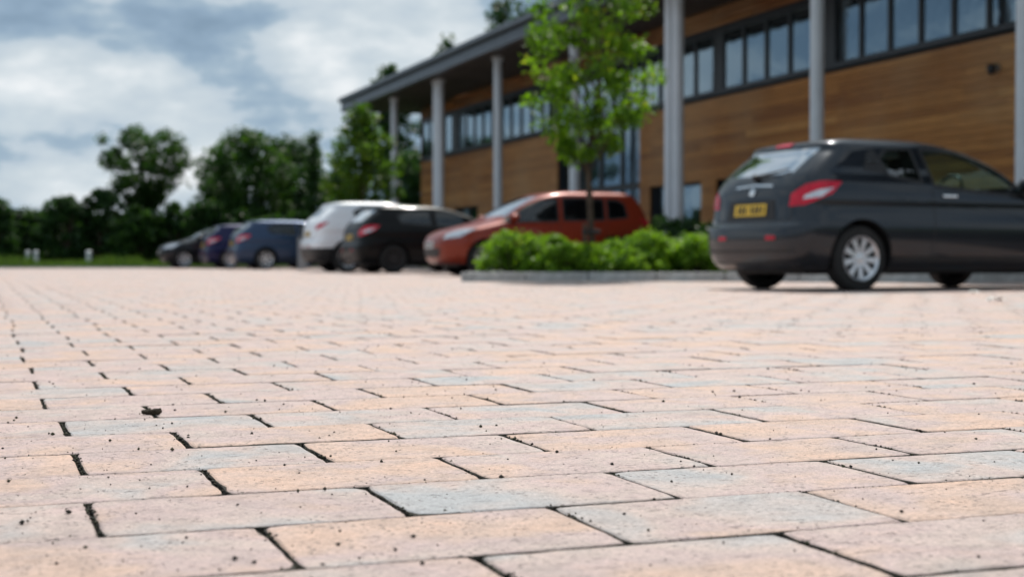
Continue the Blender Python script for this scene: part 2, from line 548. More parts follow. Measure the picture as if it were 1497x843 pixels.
kind(o, 'stuff'); tag(o, 'dark grit and crumbs scattered over the paving blocks', 'grit')

# verge at the far end of the paving, with its edging
kerb_far = empty('edging', (0, PAVE_FAR, 0)); kind(kerb_far, 'structure')
bm = bmesh.new(); add_box(bm, (0, 0, -.13), (.905, .1, .05), .008)
km = bm_mesh('kerb_stone', bm)
for i in range(58): new_obj('kerb_stone', km, 'kerb_concrete', kerb_far, (-38 + i * .915, 0, 0))
bm = bmesh.new()
V_, F_ = [], []
nx, ny = 50, 12
for j in range(ny + 1):
    for i in range(nx + 1):
        V_.append((-46 + i * 1.24, PAVE_FAR + .11 + j * 1.3, .02 + .10 * min(j, 3) / 3 + .05 * math.sin(i * 1.3 + j) * min(1, j)))
for j in range(ny):
    for i in range(nx):
        a = j * (nx + 1) + i
        F_.append((a, a + 1, a + nx + 2, a + nx + 1))
bm.free()
kind(new_obj('verge', pymesh('verge', V_, F_, True), 'turf'), 'structure')
n = 26000
bx = rng.uniform(-40, 14, n); by = PAVE_FAR + .15 + rng.beta(1, 2.2, n) * 7
bh = rng.uniform(.06, .26, n) * (1 + .7 * (np.sin(bx * 1.7) > .3))
ba = rng.uniform(0, 6.28, n); lean = rng.normal(0, .06, (n, 2))
bz = np.full(n, .02)
w = .018
v = np.stack([np.stack([bx - w * np.cos(ba), by - w * np.sin(ba), bz], 1), np.stack([bx + w * np.cos(ba), by + w * np.sin(ba), bz], 1),
              np.stack([bx + lean[:, 0], by + lean[:, 1], bz + bh + .08], 1)], 1)
o = new_obj('verge_grass', big_mesh('verge_grass', v.reshape(-1, 3), np.arange(n * 3).reshape(-1, 3), rng.random(n)), 'leaf_grass')
kind(o, 'stuff'); tag(o, 'rough green grass on the verge behind the paving', 'grass')

# ---------------------------------------------------------------- office building
XW, YA, YB = 16.0, 8.0, 52.9      # wall plane, ends of the building
SILL, HEAD = 4.17, 5.6
bld = empty('office_building', (XW, (YA + YB) / 2, 0))
tag(bld, 'long timber clad office building with ribbon windows and tall grey columns', 'building')
bl = (-XW, -(YA + YB) / 2, 0)      # children keep world coordinates
def bpart(name, me, material, parent=bld):
    o = new_obj(name, me, material, parent)
    if parent is bld: o.location = bl
    return o
def bbox(name, lo, hi, material, bev=0.0):
    bm = bmesh.new(); add_box(bm, lo, hi, bev)
    return bpart(name, bm_mesh(name, bm), material)
OPEN = [(46.2, 48.8), (33.4, 39.0), (30.05, 32.8), (26.4, 29.3), (12.5, 15.4)]
OPEN_TOP = {(33.4, 39.0): SILL}
# structure behind the boards: piers between openings, lintels above, floor band
bm = bmesh.new()
ys = [YA] + [q for o_ in sorted(OPEN) for q in o_] + [YB]
for a, b in zip(ys[0::2], ys[1::2]):
    add_box(bm, (XW + .05, a, 0), (XW + .35, b, 2.2 - .002))
add_box(bm, (XW + .05, YA, 2.2), (XW + .35, 33.4, SILL - .1)); add_box(bm, (XW + .05, 39.0, 2.2), (XW + .35, YB, SILL - .1))
for o_ in []:
    t = OPEN_TOP.get(o_, 2.2)
    if t < SILL - .2: add_box(bm, (XW + .05, o_[0] + .001, t), (XW + .35, o_[1] - .001, SILL - .1))
wall = bpart('wall', bm_mesh('wall', bm), 'dark_panel')
bm = bmesh.new()
add_box(bm, (XW + .04, YA, HEAD + .06), (XW + .3, YB, 6.1))
bpart('upper_wall', bm_mesh('upper_wall', bm), 'dark_panel')
bm = bmesh.new()
add_box(bm, (XW + .36, YA, SILL - .25), (29.8, YB, SILL - .05))       # upper floor
add_box(bm, (XW + .31, YA + .2, HEAD + .3), (29.8, YB - .2, HEAD + .42))  # ceiling
add_box(bm, (22, YA + .2, -.02), (22.15, YB - .2, SILL - .26))        # inner walls
add_box(bm, (21, YA + .2, SILL - .04), (21.15, YB - .2, HEAD + .29))
add_box(bm, (29.8, YA, -.05), (30.1, YB, 6.0))
add_box(bm, (XW + .36, YA, -.05), (29.79, YA + .19, 6.0))
add_box(bm, (XW + .36, YB - .19, -.05), (29.79, YB, SILL - .26)); add_box(bm, (XW + .36, YB - .19, SILL - .04), (29.79, YB, 6.0))
for yy in (13.0, 19.0, 31.0, 39.6, 45.4): add_box(bm, (XW + .4, yy, SILL - .03), (20.9, yy + .12, HEAD + .28))
bpart('interior_walls', bm_mesh('interior_walls', bm), 'room_wall')
# cladding boards, one by one
BH = .145
bmeshes = {}
def board(y0, y1, z, parent, h=BH - .007):
    key = round(y1 - y0, 2)
    jit = rng.uniform(-.003, .004)
    bm = bmesh.new(); add_box(bm, (XW - .022 - jit, y0 + .002, z), (XW + .018, y1 - .002, z + h))
    me = bm_mesh('cladding_board', bm)
    rv = min(1, max(0, rng.beta(2.2, 2.2)))
    set_face_attr(me, [rv] * len(me.polygons))
    o = new_obj('cladding_board', me, 'timber', parent)
    return o
nrow = int((SILL - .08 - .12) / BH)
for r_ in range(nrow):
    z = .12 + r_ * BH
    y = YA - rng.uniform(0, 4)
    segs = []
    while y < YB:
        ln = rng.choice([3.6, 4.2, 4.8, 5.4])
        segs.append((max(y, YA), min(y + ln, YB))); y += ln
    for a, b in segs:
        cur = [(a, b)]
        for o_ in OPEN:
            if z + BH > OPEN_TOP.get(o_, 2.2) + .06: continue
            nxt = []
            for (p_, q_) in cur:
                if q_ <= o_[0] or p_ >= o_[1]: nxt.append((p_, q_)); continue
                if p_ < o_[0]: nxt.append((p_, o_[0]))
                if q_ > o_[1]: nxt.append((o_[1], q_))
            cur = nxt
        for p_, q_ in cur:
            if q_ - p_ > .05: board(p_, q_, z, wall)
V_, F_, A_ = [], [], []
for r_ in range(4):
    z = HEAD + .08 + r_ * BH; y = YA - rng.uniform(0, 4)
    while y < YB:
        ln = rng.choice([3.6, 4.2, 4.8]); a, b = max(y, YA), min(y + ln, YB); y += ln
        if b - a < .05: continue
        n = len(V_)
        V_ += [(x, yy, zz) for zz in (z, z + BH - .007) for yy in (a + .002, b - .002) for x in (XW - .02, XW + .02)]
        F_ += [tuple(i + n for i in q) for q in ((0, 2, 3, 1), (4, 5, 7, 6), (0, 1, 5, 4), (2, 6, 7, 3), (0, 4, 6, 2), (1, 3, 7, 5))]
        A_ += [.35 * rng.beta(2, 3)] * 6  # shade below the soffit put into darker board tones
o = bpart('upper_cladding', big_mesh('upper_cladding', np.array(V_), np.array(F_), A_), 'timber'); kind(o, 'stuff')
# corner board at the far end
bbox('corner_board', (XW - .03, YB, .1), (XW + .3, YB + .03, 6.0), 'timber')
# ribbon windows
bm = bmesh.new()
PITCH, fw = .945, .055
for lo, hi in (((0, 0, 0), (.09, fw, HEAD - SILL)), ((0, PITCH - fw, 0), (.09, PITCH, HEAD - SILL)), ((0, fw, 0), (.09, PITCH - fw, .06)), ((0, fw, HEAD - SILL - .1), (.09, PITCH - fw, HEAD - SILL))):
    add_box(bm, lo, hi)
wm = bm_mesh('window', bm)
bm = bmesh.new(); add_box(bm, (.035, fw, .06), (.05, PITCH - fw, HEAD - SILL - .1))
pm = bm_mesh('pane', bm)
bm = bmesh.new()
for t in range(7): add_box(bm, (.14, .04 + t * .13, .05), (.145, .04 + t * .13 + .07 + .03 * (t % 2), HEAD - SILL - .05))
blm = bm_mesh('blind', bm)
dark = [(18.2, 18.9), (24.5, 25.2), (29.05, 29.45), (38.9, 39.4), (48.5, 49.1)]
edge = YA
for d0, d1 in dark + [(YB - .001, YB)]:
    n_ = max(1, round((d0 - edge) / PITCH)); pw = (d0 - edge) / n_
    for i in range(n_):
        y = edge + i * pw
        wn = new_obj('window', wm, 'frame_metal', bld, (0.0, y - (YA + YB) / 2, SILL))
        wn.scale = (1, pw / PITCH * .998, 1)
        new_obj('pane', pm, 'window_glass', wn)
        if 39.4 < y < 48 or y > 49: new_obj('blind', blm, 'blind_fabric', wn)
    if d1 - d0 > .05: bbox('infill_panel', (XW + .01, d0 + .002, SILL), (XW + .08, d1 - .002, HEAD), 'dark_panel')
    edge = d1
bbox('sill_flashing', (XW - .06, YA, SILL - .07), (XW + .09, YB, SILL - .003), 'frame_metal')
bbox('head_flashing', (XW - .05, YA, HEAD + .003), (XW + .09, YB, HEAD + .055), 'frame_metal')
# ground floor doors and glazing
for o_ in OPEN:
    t = OPEN_TOP.get(o_, 2.2) - (.12 if o_ in OPEN_TOP else 0)
    n_ = max(2, round((o_[1] - o_[0]) / 1.25)); dw = (o_[1] - o_[0]) / n_
    for i in range(n_):
        y = o_[0] + i * dw
        bm = bmesh.new()
        for lo, hi in (((0, .003, .02), (.1, .09, t - .003)), ((0, dw - .09, .02), (.1, dw - .003, t - .003)), ((0, .09, .02), (.1, dw - .09, .16)), ((0, .09, t - .12), (.1, dw - .09, t - .003))):
            add_box(bm, lo, hi)
        if t > 3: add_box(bm, (0, .09, 2.15), (.1, dw - .09, 2.32))
        big = t > 3
        d = new_obj('glazed_door' if not big else 'entrance_glazing', bm_mesh('door_frame', bm), 'frame_metal', bld, (.12, y - (YA + YB) / 2, 0))
        if big:
            box('pane', (.04, .09, .16), (.055, dw - .09, 2.15), 'window_glass', d)
            box('pane', (.04, .09, 2.32), (.055, dw - .09, t - .12), 'window_glass', d)
        else:
            box('pane', (.04, .09, .16), (.055, dw - .09, t - .12), 'window_glass', d)
# white blinds inside the entrance glazing, next to the timber
for i in range(5):
    bbox('blind', (XW + .42, 33.55 + i * .36, 1.75), (XW + .44, 33.55 + i * .36 + .22, 4.1), 'blind_fabric')
# soffit, roof, fascia and gutter
XE, YE = 13.3, 54.9
def prism_xz(name, prof, y0, y1, material):
    n = len(prof)
    V = [(x, y, z) for y in (y0, y1) for x, z in prof]
    F = [tuple(range(n - 1, -1, -1)), tuple(range(n, 2 * n))] + [(i, (i + 1) % n, n + (i + 1) % n, n + i) for i in range(n)]
    return bpart(name, pymesh(name, V, F), material)
prism_xz('soffit', [(XE + .14, 6.13), (31, 6.05), (31, 6.09), (XE + .14, 6.2)], YA - 1.5, YE - .06, 'soffit_board')
prism_xz('roof', [(XE + .03, 6.44), (31.2, 6.15), (31.2, 6.3), (XE + .03, 6.6)], YA - 1.6, YE, 'roof_sheet')
prism_xz('fascia', [(XE, 6.16), (XE + .12, 6.14), (XE + .12, 6.43), (XE, 6.44)], YA - 1.6, YE, 'fascia_metal')
prism_xz('fascia_lip', [(XE - .03, 6.09), (XE + .13, 6.07), (XE + .13, 6.135), (XE - .03, 6.155)], YA - 1.6, YE - .02, 'gutter_metal')
prism_xz('gutter', [(XE - .13, 6.47), (XE - .10, 6.43), (XE - .005, 6.445), (XE + .02, 6.61), (XE - .13, 6.60)], YA - 1.6, YE - .01, 'gutter_metal')
prism_xz('end_fascia', [(XE + .13, 6.21), (31, 6.1), (31, 6.145), (XE + .13, 6.42)], YE - .05, YE - .005, 'fascia_metal')
XC = 14.0
def column(y, dbl=False):
    for dy in ((-.19, .19) if dbl else (0,)):
        r_ = .125
        v, f = tube([(0, 0, -.1), (0, 0, .06), (0, 0, .0601), (0, 0, 6.02), (0, 0, 6.021), (0, 0, 6.13)], [.2, .2, r_, r_, .17, .17], 20)
        me = pymesh('column', v, f, False)
        o = new_obj('column', me, 'column_paint', bld, (XC - XW, y + dy - (YA + YB) / 2, 0))
for y, d in ((10.9, False), (16.55, False), (21.95, False), (27.55, True), (33.05, False), (38.7, False), (44.4, True), (49.7, False), (54.4, False)):
    column(y, d)
# security camera on the cladding
sc = empty('security_camera', (XW - .02, 19.55, 3.5))
tag(sc, 'small grey dome camera fixed to the timber cladding', 'camera')
v, f = tube([(0.03, 0, 0), (-.10, 0, 0), (-.11, 0, 0)], [.07, .07, .05], 14); new_obj('bracket', pymesh('bracket', v, f), 'post_grey', sc)
v, f = tube([(-.13, 0, .05), (-.13, 0, -.03), (-.13, 0, -.09), (-.13, 0, -.12)], [.075, .08, .06, .02], 14); new_obj('dome', pymesh('dome', v, f, True), 'dark_panel', sc)

# ---------------------------------------------------------------- planting bed
kp = [ground_at(675, 411.5), ground_at(860, 411), ground_at(1060, 411.3), ground_at(1400, 413.5), (13.2, 15.3)]
bed_back = [(13.4, 20.4), (10.5, 20.9), (7.35, 20.6)]
loop = [Vector((x, y)) for x, y in kp + bed_back]
bed = kind(new_obj('planting_bed', pymesh('planting_bed', [(p.x, p.y, .07) for p in loop], [tuple(range(len(loop)))]), 'soil'), 'structure')
kerb = kind(empty('kerb', (0, 0, 0)), 'structure')
for i in range(len(loop)):
    a, b = loop[i], loop[(i + 1) % len(loop)]
    d = (b - a); ln = d.length; n_ = max(1, round(ln / .915)); ang = math.atan2(d.y, d.x)
    st = ln / n_
    bm = bmesh.new(); add_box(bm, (.005, 0, -.1), (st - .005, .13, .125), .012)
    me = bm_mesh('kerb_stone', bm)
    for k in range(n_):
        p = a + d * (k / n_)
        new_obj('kerb_stone', me, 'kerb_concrete', kerb, (p.x, p.y, 0.0), ang)

# ---------------------------------------------------------------- foliage
def leaf_quads(P, size, nrm_up=.4, aspect=.6):
    n = len(P)
    nr = rng.normal(0, 1, (n, 3)); nr[:, 2] = np.abs(nr[:, 2]) + nrm_up
    nr /= np.linalg.norm(nr, axis=1)[:, None]
    t = rng.normal(0, 1, (n, 3)); t -= nr * np.sum(t * nr, 1)[:, None]; t /= np.linalg.norm(t, axis=1)[:, None]
    b = np.cross(nr, t)
    s = size * rng.uniform(.6, 1.3, n)[:, None]
    v = np.stack([P - t * s * .5, P + b * s * .5 * aspect - t * s * .02, P + t * s * .5, P - b * s * .5 * aspect + t * s * .05], 1)
    return v.reshape(-1, 3), np.arange(n * 4).reshape(-1, 4)
def foliage(name, clumps, per, size, material, parent, aspect=.6, shell=.0):
    Ps = []; vals = []
    for (c, r) in clumps:
        m = max(4, int(per * rng.uniform(.6, 1.4)))
        d = rng.normal(0, 1, (m, 3)); d /= np.linalg.norm(d, axis=1)[:, None]
        rad = rng.uniform(shell, 1, m) ** .5
        q = d * rad[:, None] * np.asarray(r)
        Ps.append(np.asarray(c) + q)
        vals.append(np.clip(rng.normal(rng.uniform(.25, .75), .2, m), 0, 1))
    P = np.concatenate(Ps)
    v, f = leaf_quads(P, size, .4, aspect)
    return new_obj(name, big_mesh(name, v, f, np.concatenate(vals)), material, parent)
def tree(name, label, loc, height, crown_r, crown_z0, material, nclump=60, per=60, leaf=.12, clump_r=.35, trunk_r=.05, group=None, lean=.0, shape='oval', bare=0, stake=False):
    root = empty(name, (loc[0], loc[1], loc[2] if len(loc) > 2 else 0))
    tag(root, label, 'tree', group)
    h = height
    tp = [(0, 0, -.15), (0, 0, 0), (lean * .3 + rng.normal(0, .01 * h), rng.normal(0, .01 * h), h * .3), (lean * .7 + rng.normal(0, .015 * h), rng.normal(0, .015 * h), h * .62), (lean, 0, h * .93)]
    tr = [trunk_r * 1.25, trunk_r * 1.15, trunk_r * .9, trunk_r * .55, trunk_r * .12]
    parts = [tube(tp, tr, 9)]
    def trunk_at(z):
        zs = [p[2] for p in tp]
        return np.array([np.interp(z, zs, [p[i] for p in tp]) for i in (0, 1)] + [z])
    clumps = []
    zc = (crown_z0 + h) / 2; hz = (h - crown_z0) / 2
    ga = rng.uniform(0, 6.28)
    for i in range(nclump):
        u = (i + .5) / nclump
        z = crown_z0 + (h - crown_z0) * (.03 + .95 * u) + rng.normal(0, .03 * h)
        if shape == 'oval': rr = math.sqrt(max(.02, 1 - ((z - zc) / hz) ** 2))
        elif shape == 'low': rr = max(.12, 1 - abs((z - crown_z0 - .30 * (h - crown_z0)) / ((.36 if z < crown_z0 + .30 * (h - crown_z0) else .85) * (h - crown_z0))) ** 1.7)
        elif shape == 'cone': rr = max(.08, 1 - (z - crown_z0) / (h - crown_z0)) ** .8
        else: rr = max(.1, 1 - abs((z - crown_z0 - .65 * (h - crown_z0)) / (.7 * (h - crown_z0))) ** 1.6)
        ga += 2.4 + rng.normal(0, .35)
        rad = crown_r * rr * rng.uniform(.35, 1.02) ** .7
        rad *= 1 + .12 * math.sin(ga * 2 + i)
        tip = np.array([lean * z / h + rad * math.cos(ga), rad * math.sin(ga), z])
        b0 = trunk_at(max(crown_z0 * .85, z - rad * .75 - .1 * h * .5))
        mid = (b0 + tip) / 2 + np.array([0, 0, -.08 * rad]) + rng.normal(0, .04 * crown_r, 3)
        br = trunk_r * .32 * (1 - .5 * u)
        parts.append(tube([b0, mid, tip], [br, br * .6, br * .2], 5, False))
        clumps.append((tip, clump_r * rng.uniform(.65, 1.25) * np.array([1, 1, .8])))
        if rng.random() < .6: clumps.append((mid, clump_r * rng.uniform(.5, .9)))
    v, f = join_vf(parts)
    new_obj('trunk', pymesh('trunk', v, f, True), 'bark', root)
    foliage('crown', clumps, per, leaf, material, root)
    if stake:
        v, f = tube([(-.16, -.05, -.2), (-.16, -.05, .75)], [.035, .033], 8); new_obj('stake', pymesh('stake', v, f), 'stake_wood', root)
        bm = bmesh.new(); add_box(bm, (-.2, -.085, .6), (.07, -.045, .665), .004); new_obj('tree_tie', bm_mesh('tree_tie', bm), 'black_plastic', root)
    return root
def shrub(name, label, loc, rx, ry, h, material, nclump=40, per=70, leaf=.07, group=None, cat='shrub', clump=.28, stems=5):
    root = empty(name, (loc[0], loc[1], loc[2] if len(loc) > 2 else 0))
    tag(root, label, cat, group)
    parts, clumps = [], []
    for i in range(nclump):
        a = rng.uniform(0, 6.28); u = rng.random() ** .5; z = h * rng.uniform(.12, 1)
        lim = math.sqrt(max(.05, 1 - max(0, (z / h - .35) / .68) ** 2))
        p = np.array([rx * u * lim * math.cos(a), ry * u * lim * math.sin(a), z])
        clumps.append((p, min(rx, h) * clump * rng.uniform(.6, 1.3) * np.array([1, 1, .85])))
        if i < stems * 3:
            parts.append(tube([(p[0] * .15, p[1] * .15, -.06), p * np.array([.6, .6, .55]), p], [.03 * h, .02 * h, .006 * h], 5, False))
    v, f = join_vf(parts)
    new_obj('stem', pymesh('stem', v, f, True), 'bark', root)
    foliage('foliage', clumps, per, leaf, material, root)
    return root
bz = .06
tree('young_tree', 'slender young tree with bright green crown in the planting bed', (*at_depth(868, 20.3), bz), 5.2, 1.04, 1.72, 'leaf_bright', 84, 75, .09, .25, .045, shape='low', stake=True)
tree('young_tree', 'loose young green tree near the end column of the office', (*at_depth(530, 38.5), 0), 4.35, .95, .8, 'leaf_young', 60, 60, .16, .34, .05)
for (px, Z, rx, ry, h, lab) in (
        (752, 19.9, .55, .6, .66, 'broad yellow green shrub at the pointed end of the bed'),
        (800, 20.3, .5, .5, .62, 'yellow green shrub second from the pointed end of the bed'),
        (828, 19.5, .5, .4, .47, 'low shrub in front of the young tree trunk'),
        (868, 19.75, .42, .38, .44, 'small shrub filling the gap before the trunk'),
        (905, 20.5, .5, .45, .52, 'short leafy shrub right beside the young tree trunk'),
        (952, 20.1, .55, .5, .68, 'rounded light green shrub in the middle of the bed'),
        (925, 19.6, .55, .35, .38, 'low spreading shrub along the kerb of the bed'),
        (990, 20.6, .45, .5, .56, 'shrub half hidden behind the rounded light green shrub'),
        (1022, 19.9, .48, .5, .66, 'bushy green shrub behind the dark hatchback bumper')):
    shrub('bed_shrub', lab, (*at_depth(px, Z + .35), bz), rx * .92, ry * .85, h * .86, 'leaf_shrub', 70, 100, .055, 'shrubs in the planting bed')
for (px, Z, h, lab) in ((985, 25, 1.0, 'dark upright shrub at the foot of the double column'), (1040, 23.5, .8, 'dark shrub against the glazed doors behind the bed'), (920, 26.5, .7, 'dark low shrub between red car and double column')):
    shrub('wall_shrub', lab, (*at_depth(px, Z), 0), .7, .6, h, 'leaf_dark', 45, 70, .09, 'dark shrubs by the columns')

# trees and hedge beyond the verge
tree('field_tree', 'lone spreading tree rising above the far hedge', (*at_depth(211, 60), 0), 5.75, 2.0, 2.3, 'leaf_mid', 62, 130, .17, .48, .11, shape='top')
tree('field_tree', 'tall broad green tree behind the parked cars', (*at_depth(365, 60), 0), 5.6, 1.75, .8, 'leaf_mid', 80, 90, .2, .6, .14)
tree('field_tree', 'leafy tree rising behind the navy and blue hatchbacks', (*at_depth(325, 66), 0), 5.3, 1.3, .8, 'leaf_mid', 70, 90, .2, .55, .12)
tree('field_tree', 'dark round tree next to the slim pointed tree', (*at_depth(425, 64), 0), 5.75, 1.7, .6, 'leaf_dark', 85, 100, .2, .6, .14)
tree('field_tree', 'slim pointed tree standing above the dark round tree', (*at_depth(459, 58), 0), 5.5, .55, 1.2, 'leaf_dark', 34, 60, .14, .3, .07, shape='cone')
tree('field_tree', 'mid green tree filling the gap by the end column', (*at_depth(500, 62), 0), 4.6, 1.3, .6, 'leaf_mid', 60, 80, .2, .5, .12)
tree('field_tree', 'dark tree beyond the end wall of the office', (*at_depth(598, 66), 0), 5.2, 1.3, .5, 'leaf_dark', 70, 90, .2, .5, .12)
for px, py, Z, lab in ((742, 0, 84, 'tallest dark tree showing above the office roof'), (655, 70, 86, 'dark tree top peeping over the middle of the roof'), (570, 106, 80, 'thin tree top rising over the roof end'), (800, -8, 90, 'dark tree behind roof near the young tree crown')):
    h = height_at(py, Z)
    tree('background_tree', lab, (*at_depth(px, Z), 0), h, 1.6, h * .4, 'leaf_dark', 60, 70, .28, .6, .16, 'trees behind the office')
hedge = [(-120, 56, 2.4), (-62, 57, 2.9), (-15, 56, 2.6), (40, 58, 2.2), (95, 57, 2.7), (150, 58, 3.0), (205, 57, 2.3), (258, 58, 2.4), (305, 57, 2.5), (350, 57, 2.1), (400, 56, 1.9), (450, 57, 2.0), (500, 57, 2.0), (560, 60, 2.0), (610, 62, 2.2)]
hl = ['far hedge shrub beyond the left edge of the verge', 'tall far hedge shrub with open twiggy top', 'dark hedge shrub behind the twin bollards', 'lower hedge shrub just past the twin bollards', 'dense dark hedge shrub between twin and single bollard', 'tallest dense hedge shrub beside the lone spreading tree', 'lighter hedge shrub under the lone spreading tree', 'hedge shrub between lone tree and outward facing black car', 'dark hedge shrub above the outward facing black bonnet', 'hedge shrub behind the dark navy hatchback', 'low hedge shrub behind the steel blue hatchback', 'low hedge shrub behind the grey post', 'low hedge shrub behind the white sport utility car', 'hedge shrub in front of the end wall tree', 'hedge shrub hard by the office end wall']
for (px, Z, h), lab in zip(hedge, hl):
    shrub('hedge_shrub', lab, (*at_depth(px, Z), 0), 1.15, 1.0, h, 'leaf_mid' if 'lighter' in lab else 'leaf_dark', 85, 75, .2, 'hedge beyond the verge', 'hedge', .24)
# second row closing the hedge
for i in range(20):
    px = -190 + i * 42
    shrub('hedge_shrub', 'shrub of the dense back row of the far hedge', (*at_depth(px, 63 + 2 * (i % 2)), 0), 1.5, 1.0, 1.9 + .4 * rng.random(), 'leaf_dark', 55, 75, .24, 'back row of the far hedge', 'hedge', .3)

# ---------------------------------------------------------------- cars
def pchip(xs, ys, q):
    xs = np.asarray(xs, float); ys = np.asarray(ys, float)
    h = np.diff(xs); d = np.diff(ys) / h
    m = np.zeros(len(xs)); m[0], m[-1] = d[0], d[-1]
    for i in range(1, len(xs) - 1):
        if d[i - 1] * d[i] > 0:
            w1, w2 = 2 * h[i] + h[i - 1], h[i] + 2 * h[i - 1]
            m[i] = (w1 + w2) / (w1 / d[i - 1] + w2 / d[i])
    i = np.clip(np.searchsorted(xs, q) - 1, 0, len(h) - 1)
    t = (q - xs[i]) / h[i]
    return ((1 + 2 * t) * (1 - t) ** 2 * ys[i] + t * (1 - t) ** 2 * h[i] * m[i] + t * t * (3 - 2 * t) * ys[i + 1] + t * t * (t - 1) * h[i] * m[i + 1])
def resample(pl, n):
    pl = [np.array(p, float) for p in pl]
    s = [0.0]
    for a, b in zip(pl, pl[1:]): s.append(s[-1] + np.linalg.norm(b - a))
    t = np.linspace(0, s[-1], n)
    return np.stack([np.interp(t, s, [p[k] for p in pl]) for k in (0, 1)], 1)
def lathe_y(prof, n=28):
    V = [(r * math.cos(2 * math.pi * k / n), y, r * math.sin(2 * math.pi * k / n)) for (r, y) in prof for k in range(n)]
    F = [(i * n + k, i * n + (k + 1) % n, (i + 1) * n + (k + 1) % n, (i + 1) * n + k) for i in range(len(prof) - 1) for k in range(n)]
    return V, F

TABLES = {
 'hatch': [(.19, .14, 3.80, .78), (.27, .05, 3.92, .83), (.40, .01, 3.98, .865), (.52, 0, 4.0, .88), (.62, .005, 3.99, .885), (.665, .05, 3.98, .884), (.75, .062, 3.93, .872), (.82, .07, 3.82, .868), (.87, .077, 3.72, .874), (.93, .085, 3.40, .866), (1.0, .10, 3.20, .845), (1.06, .13, 3.08, .825), (1.12, .17, 2.97, .80), (1.2, .25, 2.82, .775), (1.3, .36, 2.60, .735), (1.38, .45, 2.38, .70), (1.43, .46, 2.17, .67), (1.465, .55, 2.0, .62), (1.495, .78, 1.78, .50), (1.51, 1.1, 1.5, .25)],
 'mpv': [(.2, .1, 4.1, .80), (.3, .03, 4.2, .84), (.45, 0, 4.24, .87), (.58, 0, 4.25, .88), (.7, .02, 4.2, .88), (.8, .04, 4.08, .875), (.9, .06, 3.72, .865), (.98, .08, 3.40, .85), (1.04, .1, 3.22, .83), (1.12, .13, 3.08, .81), (1.25, .19, 2.86, .77), (1.38, .27, 2.62, .73), (1.46, .33, 2.42, .70), (1.52, .42, 2.2, .64), (1.56, .65, 1.95, .5), (1.58, 1.0, 1.65, .25)],
}
WINS = {
 'hatch3': [([(1.12, 1.12), (1.52, 1.055)], [(1.04, 1.29), (1.16, 1.39), (1.46, 1.402)]), ([(1.66, 1.03), (2.3, .975), (2.98, .955)], [(1.58, 1.40), (2.02, 1.39), (2.42, 1.285), (2.76, 1.13), (2.97, 1.0)])],
 'five': [([(.62, 1.08), (1.02, 1.04)], [(.66, 1.32), (.78, 1.40), (1.0, 1.41)]), ([(1.10, 1.03), (1.92, 1.01)], [(1.08, 1.415), (1.5, 1.43), (1.90, 1.425)]), ([(2.03, 1.0), (2.6, .985), (3.05, .975)], [(2.01, 1.42), (2.3, 1.40), (2.6, 1.28), (2.88, 1.11), (3.07, 1.01)])],
 'hatch5': [([(.98, 1.10), (1.66, 1.05)], [(.90, 1.26), (1.1, 1.37), (1.62, 1.392)]), ([(1.76, 1.04), (2.3, .99), (2.96, .965)], [(1.73, 1.39), (2.02, 1.38), (2.42, 1.28), (2.74, 1.13), (2.96, 1.0)])],
}
